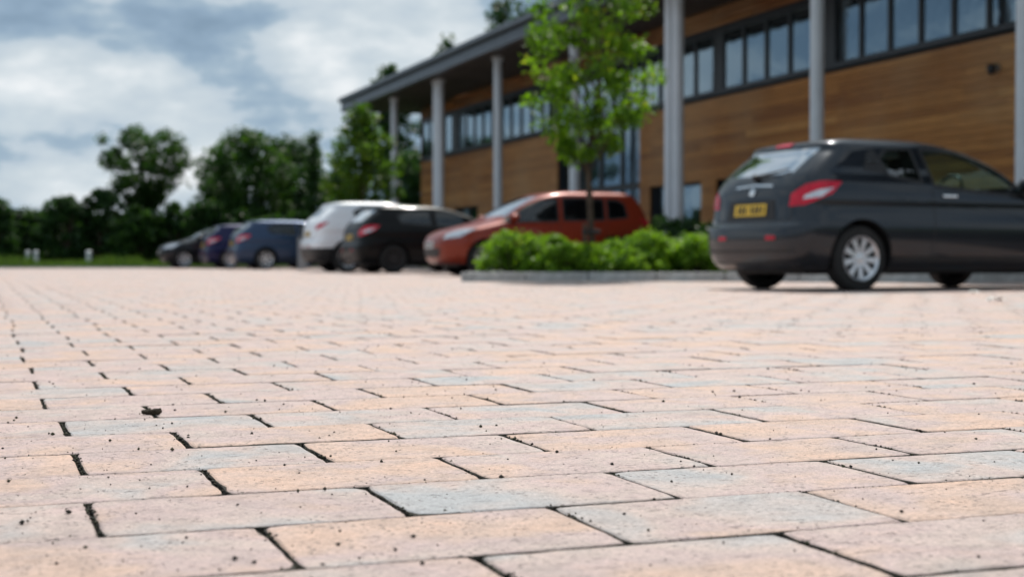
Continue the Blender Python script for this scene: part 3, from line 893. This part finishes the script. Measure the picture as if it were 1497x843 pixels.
def make_car(name, label, loc, heading, tab, wins, paintname, sx=1.0, sy=1.0, sz=1.0, clad=0.0, wheel_r=.31, axles=(.80, 3.32), rim='alloy', spokes=9, rear_glass=((.50, .62, 1.135), (.55, .47, 1.395)), wind=((.62, 1.05), (.52, 1.40)), tail='wrap', plate_z=.79, big_detail=False, glassmat='car_glass', rearmat='car_glass_rear', lift=0.0, group=None, headlamps=True, seg=4, windmat='car_glass_rear'):
    T = np.array(TABLES[tab], float)
    T = T * np.array([sz, sx, sx, sy]); T[:, 0] += lift
    L = T[:, 2].max(); Wd = T[:, 3].max()
    zt = lambda z: z * sz + lift
    root = empty(name, (loc[0], loc[1], 0), heading)
    tag(root, label, 'car', group)
    sh = (-L / 2, 0, 0)
    def part(nm, me, material, parent=root):
        o = new_obj(nm, me, material, parent)
        if parent is root: o.location = sh
        return o
    zs = np.concatenate([np.linspace(T[i, 0], T[i + 1, 0], seg, endpoint=False) for i in range(len(T) - 1)] + [[T[-1, 0]]])
    xr, xf, ww = (pchip(T[:, 0], T[:, k], zs) for k in (1, 2, 3))
    NQ, NS = 11, 16
    V = []
    for z, a, b, w in zip(zs, xr, xf, ww):
        up = min(1, max(0, (z / sz - .95) / .3))
        Rr = min(.30 - .06 * up, (b - a) / 2.2); Rf = min(.75 - .3 * up, (b - a) / 2.2)
        pr, pf = 3.6, 3.0
        half = []
        for t in np.linspace(0, math.pi / 2, NQ): half.append((a + Rr * (1 - max(0, math.cos(t)) ** (2 / pr)), w * math.sin(t) ** (2 / pr)))
        for t in np.linspace(0, 1, NS + 2)[1:-1]: half.append((a + Rr + (b - Rf - a - Rr) * t, w * (1 + .004 * math.sin(math.pi * t))))
        for t in np.linspace(math.pi / 2, 0, NQ): half.append((b - Rf * (1 - max(0, math.cos(t)) ** (2 / pf)), w * math.sin(t) ** (2 / pf)))
        loop_ = [(x, -y, z) for x, y in half] + [(x, y, z) for x, y in half[-2:0:-1]]
        V += loop_
    n = len(loop_)
    F = [(i * n + k, i * n + (k + 1) % n, (i + 1) * n + (k + 1) % n, (i + 1) * n + k) for i in range(len(zs) - 1) for k in range(n)]
    F.append(tuple(range(n - 1, -1, -1))); q = (len(zs) - 1) * n; F.append(tuple(range(q, q + n)))
    bvh = BVHTree.FromPolygons([Vector(v) for v in V], F)
    # projections on to the bodywork
    def cast(o, d, off):
        h, nr, _, _ = bvh.ray_cast(Vector(o), Vector(d))
        if h is None: h, nr, _, _ = bvh.find_nearest(Vector(o) + Vector(d) * 2)
        if nr.dot(Vector(d)) > 0: nr = -nr
        return h + nr * off
    def P_side(s): return lambda u, z, off: cast((u, s * 4, z), (0, -s, 0), off)
    P_rear = lambda u, z, off: cast((-4, u, z), (1, 0, 0), off)
    P_front = lambda u, z, off: cast((L + 4, u, z), (-1, 0, 0), off)
    def P_corner(s, end, A=.7):
        d = np.array([math.cos(A) * end, -s * math.sin(A), 0]); e = np.array([math.sin(A) * end, s * math.cos(A), 0])
        c = np.array([.12 if end > 0 else L - .2, s * (Wd - .1), 0])
        return lambda u, z, off: cast(c + e * -u * -1 - d * 3 + np.array([0, 0, z]), d, off)
    def panel(nm, bot, top, proj, material, off=.004, parent=root, nu=14, nv=7, thick=True):
        B, Tp = resample(bot, nu), resample(top, nu)
        Vv = [proj(*(B[i] * (1 - j / (nv - 1)) + Tp[i] * (j / (nv - 1))), off) for j in range(nv) for i in range(nu)]
        Ff = [(j * nu + i, j * nu + i + 1, (j + 1) * nu + i + 1, (j + 1) * nu + i) for j in range(nv - 1) for i in range(nu - 1)]
        c0 = sum(Vv, Vector()) / len(Vv); q_ = Ff[len(Ff) // 2]
        nr = (Vv[q_[1]] - Vv[q_[0]]).cross(Vv[q_[2]] - Vv[q_[0]])
        if nr.dot(c0 - Vector((L / 2, 0, .6))) < 0: Ff = [f_[::-1] for f_ in Ff]
        return part(nm, pymesh(nm, Vv, Ff, True), material, parent)
    def ribbon_vf(pl, width, proj, off=.003, n=24):
        pts = resample(pl, n); Vv, Ff = [], []
        for i in range(n):
            d = pts[min(i + 1, n - 1)] - pts[max(i - 1, 0)]; d /= max(1e-6, np.linalg.norm(d)); pn = np.array([-d[1], d[0]]) * width / 2
            Vv += [proj(*(pts[i] - pn), off), proj(*(pts[i] + pn), off)]
        return Vv, [(2 * i, 2 * i + 1, 2 * i + 3, 2 * i + 2) for i in range(n - 1)]
    # the shell, cut for wheels and windows
    me = pymesh('body', V, F)
    tmp = bpy.data.objects.new('tmp_body', me); C.objects.link(tmp)
    cutters = []
    def cutter(v, f):
        m2 = pymesh('cut', v, f); b2 = bmesh.new(); b2.from_mesh(m2); bmesh.ops.recalc_face_normals(b2, faces=b2.faces); b2.to_mesh(m2); b2.free()
        oc = bpy.data.objects.new('cut', m2); C.objects.link(oc); cutters.append(oc)
        md = tmp.modifiers.new('b', 'BOOLEAN'); md.operation = 'DIFFERENCE'; md.object = oc; md.solver = 'EXACT'
    def prism(poly, axis, a, b):
        n_ = len(poly)
        if axis == 'y': v = [(p[0], yy, p[1]) for yy in (a, b) for p in poly]
        else: v = [(xx, p[0], p[1]) for xx in (a, b) for p in poly]
        f = [tuple(range(n_)), tuple(range(n_, 2 * n_))] + [(i, (i + 1) % n_, n_ + (i + 1) % n_, n_ + i) for i in range(n_)]
        return v, f
    wz = wheel_r
    for ax in axles:
        for s in (-1, 1):
            rr = wheel_r + .05
            poly = [(ax * sx + rr * math.cos(t), wz + .01 + rr * math.sin(t)) for t in np.linspace(0, 2 * math.pi, 29)[:-1]]
            cutter(*prism(poly, 'y', s * (Wd - .34), s * (Wd + .4)))
    WL = [([(x * sx, zt(z)) for x, z in b], [(x * sx, zt(z)) for x, z in t]) for b, t in WINS[wins]]
    for b, t in WL:
        poly = [tuple(p) for p in resample(b, 9)] + [tuple(p) for p in resample(t, 12)[::-1]]
        cutter(*prism(poly, 'y', -2, 2))
    rg = [(a * sy, zt(z)) for (a, _, z) in rear_glass]; rgx = rear_glass
    rpoly = [(-rg[0][0], rg[0][1]), (rg[0][0], rg[0][1]), (rg[1][0], rg[1][1]), (-rg[1][0], rg[1][1])]
    cutter(*prism(rpoly, 'x', -1, 1.3 * sx))
    wsb, wst = (wind[0][0] * sy, zt(wind[0][1])), (wind[1][0] * sy, zt(wind[1][1]))
    cutter(*prism([(-wsb[0], wsb[1]), (wsb[0], wsb[1]), (wst[0], wst[1]), (-wst[0], wst[1])], 'x', 1.2 * sx, L + 1))
    # cabin joining the window openings
    cutter(*prism([(-.58 * sy, zt(.99)), (.58 * sy, zt(.99)), (.5 * sy, zt(1.38)), (-.5 * sy, zt(1.38))], 'x', .62 * sx, 2.2 * sx))
    dg = bpy.context.evaluated_depsgraph_get()
    me2 = bpy.data.meshes.new_from_object(tmp.evaluated_get(dg))
    bpy.data.objects.remove(tmp)
    for oc in cutters: bpy.data.objects.remove(oc)
    me2.name = 'body'
    me2.materials.clear(); me2.materials.append(M[paintname]); me2.materials.append(M['black_plastic'])
    for pl in me2.polygons:
        hh, nn, ii, dd = bvh.find_nearest(pl.center)
        pl.material_index = 1 if (dd is not None and dd > .012) or pl.center.z < clad or pl.center.z < T[0, 0] + .015 else 0
    me2.shade_smooth(); me2.set_sharp_from_angle(angle=R(32))
    body = part('body', me2, None)
    # glazing and its black surrounds
    for s in (-1, 1):
        for b, t in WL:
            panel('side_window', b, t, P_side(s), glassmat, -.006)
            closed = [tuple(p) for p in resample(b, 8)] + [tuple(p) for p in resample(t, 10)[::-1]] + [tuple(b[0])]
            part('window_trim', pymesh('window_trim', *ribbon_vf(closed, .034, P_side(s), .0025, 46), True), 'black_plastic')
    panel('rear_window', [(-rg[0][0], rg[0][1]), (rg[0][0], rg[0][1])], [(-rg[1][0], rg[1][1]), (rg[1][0], rg[1][1])], P_rear, rearmat, -.003)
    panel('windscreen', [(-wsb[0], wsb[1]), (wsb[0], wsb[1])], [(-wst[0], wst[1]), (wst[0], wst[1])], P_front, windmat, -.003)
    # doors: shut lines and handles
    bx_ = [b[0][0] - .04 * sx for b, t in WL] + [WL[-1][0][-1][0] + .06]
    for s in (-1, 1):
        for k, xx in enumerate(bx_[1:]):
            ztop = zt(1.0); pl = [(xx, ztop), (xx + .02, zt(.7)), (xx - .01, zt(.36))]
            part('shut_line', pymesh('shut_line', *ribbon_vf(pl, .009, P_side(s), .0012), True), 'black_plastic')
            if k < len(bx_) - 2 or len(WL) == 2:
                hx = xx + (.10 if k < len(bx_) - 2 else 0)
                if k == len(bx_) - 2: continue
                c = P_side(s)(hx + .1, zt(.93), .012)
                box('door_handle', (c.x - .09, c.y - .012, c.z - .014), (c.x + .09, c.y + .012, c.z + .014), 'chrome' if big_detail else paintname, root, .006, sh)
        part('sill_line', pymesh('sill_line', *ribbon_vf([(axles[0] * sx + wheel_r + .08, zt(.31)), (axles[1] * sx - wheel_r - .08, zt(.31))], .05, P_side(s), .004), True), 'black_plastic')
        # mirror
        mxp = WL[-1][0][-1][0] - .12
        c = P_side(s)(mxp, zt(1.03), 0)
        b2 = bmesh.new(); bmesh.ops.create_uvsphere(b2, u_segments=14, v_segments=9, radius=1)
        for v in b2.verts:
            v.co = Vector((v.co.x * .075 + (-.03 if v.co.x < -.3 else 0), v.co.y * .115, v.co.z * .075 * (1 - .2 * v.co.y * s)))
            v.co += Vector((c.x, c.y + s * .13, c.z + .03))
        mo = part('mirror', bm_mesh('mirror', b2, True), paintname)
        v, f = tube([(c.x, c.y - s * .05, c.z - .03), (c.x, c.y + s * .09, c.z)], [.03, .025], 8)
        part('mirror_arm', pymesh('mirror_arm', v, f), 'black_plastic', mo)
    # lamps
    for s in (-1, 1):
        if tail == 'wrap':
            pc = P_corner(s, 1, .62)
            tl = panel('tail_light', [(-.17, zt(.81)), (.0, zt(.82)), (.12, zt(.87)), (.22, zt(.93))], [(-.15, zt(.93)), (0, zt(1.02)), (.16, zt(1.055)), (.27, zt(1.045))], pc, 'tail_red', .006)
            panel('reversing_lamp', [(-.02, zt(.875)), (.14, zt(.895))], [(.0, zt(.91)), (.1, zt(.955)), (.23, zt(.99))], pc, 'lamp_clear', .010, tl)
        else:
            pc = P_corner(s, 1, .75)
            panel('tail_light', [(-.13, zt(.86)), (.10, zt(.93))], [(-.11, zt(.98)), (.22, zt(1.05))], pc, 'tail_red', .006)
        if headlamps:
            pc = P_corner(s, -1, .6)
            panel('headlight', [(-.26, zt(.66)), (.10, zt(.70))], [(-.22, zt(.76)), (.02, zt(.84)), (.28, zt(.86))], pc, 'lamp_clear', .005)
    panel('front_grille', [(-.42 * sy, zt(.34)), (.42 * sy, zt(.34))], [(-.5 * sy, zt(.5)), (.5 * sy, zt(.5))], P_front, 'black_plastic', .004)
    # number plates
    def plate(proj, material, zc, ends):
        po = panel('number_plate', [(-.26, zc - .056), (.26, zc - .056)], [(-.26, zc + .056), (.26, zc + .056)], proj, material, .012, nu=6, nv=3)
        xs_ = [-.225, -.165, -.105, -.045, .055, .115, .175]
        for k, u in enumerate(xs_):
            panel('plate_mark', [(u, zc - .036), (u + (.045 if k % 3 else .03), zc - .036)], [(u + .004, zc + .038), (u + (.04 if k % 2 else .03), zc + .038)], proj, 'black_plastic', .0145, po, 3, 2)
    plate(P_rear, 'plate_yellow', zt(plate_z), 0)
    plate(P_front, 'plate_white', zt(.56), 1)
    # rear details
    part('tailgate_line', pymesh('tailgate_line', *ribbon_vf([(-.66 * sy, zt(.98)), (-.62 * sy, zt(.68)), (.62 * sy, zt(.68)), (.66 * sy, zt(.98))], .010, P_rear, .0015, 40), True), 'black_plastic')
    part('bumper_trim', pymesh('bumper_trim', *ribbon_vf([(-.72 * sy, zt(.33)), (.72 * sy, zt(.33))], .13, P_rear, .004), True), 'black_plastic')
    for s in (-1, 1):
        panel('reflector', [(s * .40 - .07, zt(.495)), (s * .40 + .07, zt(.495))], [(s * .40 - .07, zt(.535)), (s * .40 + .07, zt(.535))], P_rear, 'tail_red', .005, nu=4, nv=3)
    if big_detail:
        panel('plate_recess', [(-.40, zt(.695)), (.40, zt(.695))], [(-.36, zt(.885)), (.36, zt(.885))], P_rear, 'black_plastic', .005)
        panel('brake_light', [(-.13, zt(1.425)), (.13, zt(1.425))], [(-.12, zt(1.458)), (.12, zt(1.458))], P_rear, 'tail_red', .010, nu=5, nv=3)
        part('tailgate_trim', pymesh('tailgate_trim', *ribbon_vf([(-.30, zt(1.02)), (0, zt(1.035)), (.30, zt(1.02))], .02, P_rear, .006), True), 'chrome')
        panel('emblem', [(-.03, zt(.93)), (0, zt(.925)), (.045, zt(.945))], [(-.05, zt(.985)), (.0, zt(1.01)), (.035, zt(.985))], P_rear, 'chrome', .012, nu=5, nv=4)
        v, f = join_vf([tube([P_rear(.02, zt(1.10), .03), P_rear(-.2, zt(1.13), .025), P_rear(-.42, zt(1.17), .02)], [.018, .012, .008], 6), tube([P_rear(.02, zt(1.10), -.02), P_rear(.02, zt(1.10), .05)], [.035, .03], 10)])
        part('rear_wiper', pymesh('rear_wiper', v, f, True), 'black_plastic')
        for s in (-1, 1):
            panel('pillar_panel', [(.80, zt(1.17)), (1.06, zt(1.14))], [(.88, zt(1.33)), (.94, zt(1.37)), (.99, zt(1.37))], P_side(s), 'black_plastic', .003)
            panel('pillar_badge', [(.86, zt(1.235)), (.99, zt(1.235))], [(.87, zt(1.27)), (1.0, zt(1.27))], P_side(s), 'chrome', .008, nu=6, nv=3)
            part('body_crease', pymesh('body_crease', *ribbon_vf([(1.15, zt(.90)), (1.6, zt(.86)), (2.2, zt(.815)), (2.6, zt(.77)), (2.85, zt(.66))], .02, P_side(s), .0045, 40), True), paintname)
        v, f = tube([(1.35, 0, zt(1.50)), (1.28, 0, zt(1.56)), (1.05, 0, zt(1.66))], [.022, .012, .005], 6)
    # cabin fittings seen through the glass
    for xx, k in ((1.62, 2), (.98, 2)):
        for s in (-1, 1):
            b2 = bmesh.new()
            add_box(b2, (xx * sx - .07, s * .36 * sy - .22, zt(.9)), (xx * sx + .05, s * .36 * sy + .22, zt(1.13)), .05)
            add_box(b2, (xx * sx - .06, s * .36 * sy - .12, zt(1.17)), (xx * sx + .03, s * .36 * sy + .12, zt(1.33)), .04)
            add_box(b2, (xx * sx - .03, s * .36 * sy - .05, zt(1.10)), (xx * sx, s * .36 * sy + .05, zt(1.2)), .01)
            part('seat', bm_mesh('seat', b2, True), 'seat_cloth')
    v, f = [], []
    cx, cy, cz = 2.28 * sx, -.36 * sy, zt(1.0)
    ring = [(cx + .06 * math.cos(t), cy + .18 * math.sin(t), cz + .17 * math.cos(t)) for t in np.linspace(0, 2 * math.pi, 25)]
    part('steering_wheel', pymesh('steering_wheel', *tube(ring, [.016] * 25, 6), True), 'black_plastic')
    # wheels
    tw = .20
    tv, tf = lathe_y([(wheel_r * .64, -tw / 2 + .02), (wheel_r * .70, -tw / 2), (wheel_r * .93, -tw / 2 + .01), (wheel_r, -tw / 2 + .035), (wheel_r, tw / 2 - .035), (wheel_r * .93, tw / 2 - .01), (wheel_r * .70, tw / 2), (wheel_r * .64, tw / 2 - .02)], 32)
    dv, df = lathe_y([(wheel_r * .66, -.02), (.001, -.02), (.001, -.01), (wheel_r * .66, -.01)], 32)
    tyre_me = pymesh('wheel', *join_vf([(tv, tf), (dv, df)])); tyre_me.shade_smooth(); tyre_me.set_sharp_from_angle(angle=R(40))
    rv = [lathe_y([(wheel_r * .60, -.085), (wheel_r * .68, -.098), (wheel_r * .685, -.07), (wheel_r * .60, -.03), (wheel_r * .60, -.085)], 32), lathe_y([(.001, -.085), (.05, -.082), (.065, -.06), (.065, -.03)], 20)]
    for k in range(spokes):
        t = 2 * math.pi * k / spokes
        ca, sa = math.cos(t), math.sin(t)
        pts = []
        for (rad, hw, y) in ((.045, .020, -.078), (wheel_r * .63, .030, -.084)):
            for ss in (-1, 1):
                for yy in (y, y + .03): pts.append((rad * ca - ss * hw * sa, yy, rad * sa + ss * hw * ca))
        rv.append((pts, [(0, 2, 6, 4), (1, 5, 7, 3), (0, 4, 5, 1), (2, 3, 7, 6)]))
    rim_me = pymesh('rim', *join_vf(rv)); rim_me.shade_smooth(); rim_me.set_sharp_from_angle(angle=R(35))
    for ax in axles:
        for s in (-1, 1):
            wo_ = new_obj('wheel', tyre_me, 'tyre', root, (ax * sx - L / 2, s * (Wd - .125), wheel_r))
            if s > 0: wo_.rotation_euler = (0, 0, math.pi)
            wo_.rotation_euler.rotate_axis('Y', rng.uniform(0, 1))
            new_obj('rim', rim_me, rim, wo_)
    # underbody
    b2 = bmesh.new(); add_box(b2, (.35 * sx, -Wd + .38, T[0, 0] - .03), (L - .4, Wd - .38, T[0, 0] + .03), .01)
    part('underbody', bm_mesh('underbody', b2), 'black_plastic')
    return root
def place_by_wheel(px, Z, heading, ax, side, L, halfw):
    """root position so that the wheel at station ax on the given side stands at (px, Z)"""
    x, y = at_depth(px, Z)
    lx, ly = ax - L / 2, side * (halfw - .1)
    return (x - (lx * math.cos(heading) - ly * math.sin(heading)), y - (lx * math.sin(heading) + ly * math.cos(heading)))
hd = R(5)
make_car('hatchback', 'dark graphite three door hatchback with yellow rear plate beside the planting bed', place_by_wheel(1252, 13.45, hd, .73, -1, 3.92, .87), hd, 'hatch', 'hatch3', 'paint_graphite', .98, .98, .98, axles=(.745, 3.34), big_detail=True, windmat='car_glass')
hd = R(180)
make_car('people_carrier', 'orange red compact people carrier reversed in behind the shrubs', place_by_wheel(708, 25.7, hd, 3.45, 1, 4.25, .88), hd, 'mpv', 'five', 'paint_orange', axles=(.78, 3.45), tail='slim', rear_glass=((.55, .5, 1.1), (.55, .5, 1.42)), wind=((.66, 1.09), (.58, 1.46)), glassmat='car_glass_dark', spokes=7)
hd = R(1)
make_car('hatchback', 'black hatchback with red tail lamps between white car and orange car', place_by_wheel(576, 30.6, hd, .80, -1, 4.0, .885), hd, 'hatch', 'hatch5', 'paint_black', 1.02, 1.02, .98, rim='black_plastic', glassmat='car_glass_dark', rear_glass=((.50, .62, 1.135), (.55, .47, 1.395)))
hd = R(0)
make_car('sport_utility', 'white sport utility car with black sills and red tail lamps', place_by_wheel(508, 33.0, hd, .82, -1, 4.3, .93), hd, 'hatch', 'hatch5', 'paint_white', 1.075, 1.05, 1.075, clad=.56, lift=.04, axles=(.76, 3.30), rearmat='car_glass_dark', wheel_r=.355, tail='slim', rear_glass=((.47, .5, 1.16), (.42, .5, 1.34)), glassmat='car_glass_dark', spokes=5)
hd = R(0)
make_car('hatchback', 'steel blue hatchback next to the grey post', place_by_wheel(388, 41.5, hd, .92, -1, 4.4, .9), hd, 'hatch', 'hatch5', 'paint_steel_blue', 1.1, 1.02, .97, axles=(.84, 3.3), glassmat='car_glass_dark', spokes=6)
make_car('hatchback', 'dark navy hatchback squeezed between steel blue and black cars', place_by_wheel(335, 45.5, R(1), .80, -1, 4.0, .885), R(1), 'hatch', 'hatch5', 'paint_violet', .98, .97, .95, glassmat='car_glass_dark')
hd = R(181)
make_car('hatchback', 'black hatchback facing outward at the verge end of the row', place_by_wheel(276, 47.5, hd, 3.32, 1, 4.2, .885), hd, 'hatch', 'hatch5', 'paint_ink', 1.05, 1.0, .97, glassmat='car_glass_dark', spokes=6)

# ---------------------------------------------------------------- small things
def bollard(px, Z, h, material, label, group=None, r=.06):
    x, y = at_depth(px, Z)
    o = empty('bollard', (x, y, 0)); tag(o, label, 'bollard', group)
    v, f = tube([(0, 0, -.1), (0, 0, h * .86), (0, 0, h * .861), (0, 0, h * .95), (0, 0, h)], [r, r, r * 1.12, r * 1.12, r * .6], 12)
    new_obj('post', pymesh('post', v, f), material, o)
    v, f = tube([(0, 0, h * .70), (0, 0, h * .80)], [r * 1.03, r * 1.03], 12); new_obj('reflective_band', pymesh('reflective_band', v, f), 'lamp_clear', o)
    v, f = tube([(0, 0, -.02), (0, 0, .03)], [r * 1.6, r * 1.5], 12); new_obj('base_collar', pymesh('base_collar', v, f), 'post_grey', o)
bollard(41, 51.8, .62, 'bollard_white', 'short white bollard of the pair on the verge', 'pair of bollards on the verge', .075)
bollard(53, 52.1, .62, 'bollard_white', 'short white bollard of the pair on the verge', 'pair of bollards on the verge', .075)
bollard(130, 52.0, .62, 'bollard_white', 'single white bollard on the grass verge', None, .10)
x, y = at_depth(441, 41.2)
po = empty('marker_post', (x, y, 0)); tag(po, 'square grey post standing between blue and white cars', 'post')
box('post', (-.11, -.11, -.1), (.11, .11, .92), 'post_grey', po, .02)
box('post_cap', (-.125, -.125, .921), (.125, .125, .96), 'frame_metal', po, .01)

# bark crumb lying on a joint, and white scraps by the dark hatchback
x, y = ground_at(221, 606.5)
v, f = tube([(-.019, 0, .0050), (-.016, 0, .0052), (-.009, .001, .0056), (-.002, 0, .0054), (.005, .001, .0060), (.012, 0, .0064), (.016, 0, .0062), (.018, 0, .006)], [.002, .0044, .0052, .0048, .0056, .0064, .0058, .002], 10)
v = [Vector(q) + Vector(rng.normal(0, .0008, 3)) for q in v]
o = new_obj('bark_chip', pymesh('bark_chip', v, f, False), 'brown_debris', None, (x, y, .0005), -.2)
tag(o, 'small curled brown bark chip lying across a paving joint', 'bark chip')
for (px, py, sx_, lab) in ((1456, 440, .11, 'crumpled white paper scrap on the open paving'), (1424, 429, .07, 'small white scrap beside the hatchback')):
    x, y = ground_at(px, py)
    V_, F_ = [], []
    for j in range(5):
        for i in range(6): V_.append(((i / 5 - .5) * sx_ + rng.normal(0, .004), (j / 4 - .5) * sx_ * .7 + rng.normal(0, .004), .012 + rng.uniform(-.009, .02)))
    for j in range(4):
        for i in range(5): a = j * 6 + i; F_.append((a, a + 1, a + 7, a + 6))
    o = new_obj('paper_scrap', pymesh('paper_scrap', V_, F_, True), 'white_litter', None, (x, y, .001))
    tag(o, lab, 'litter')
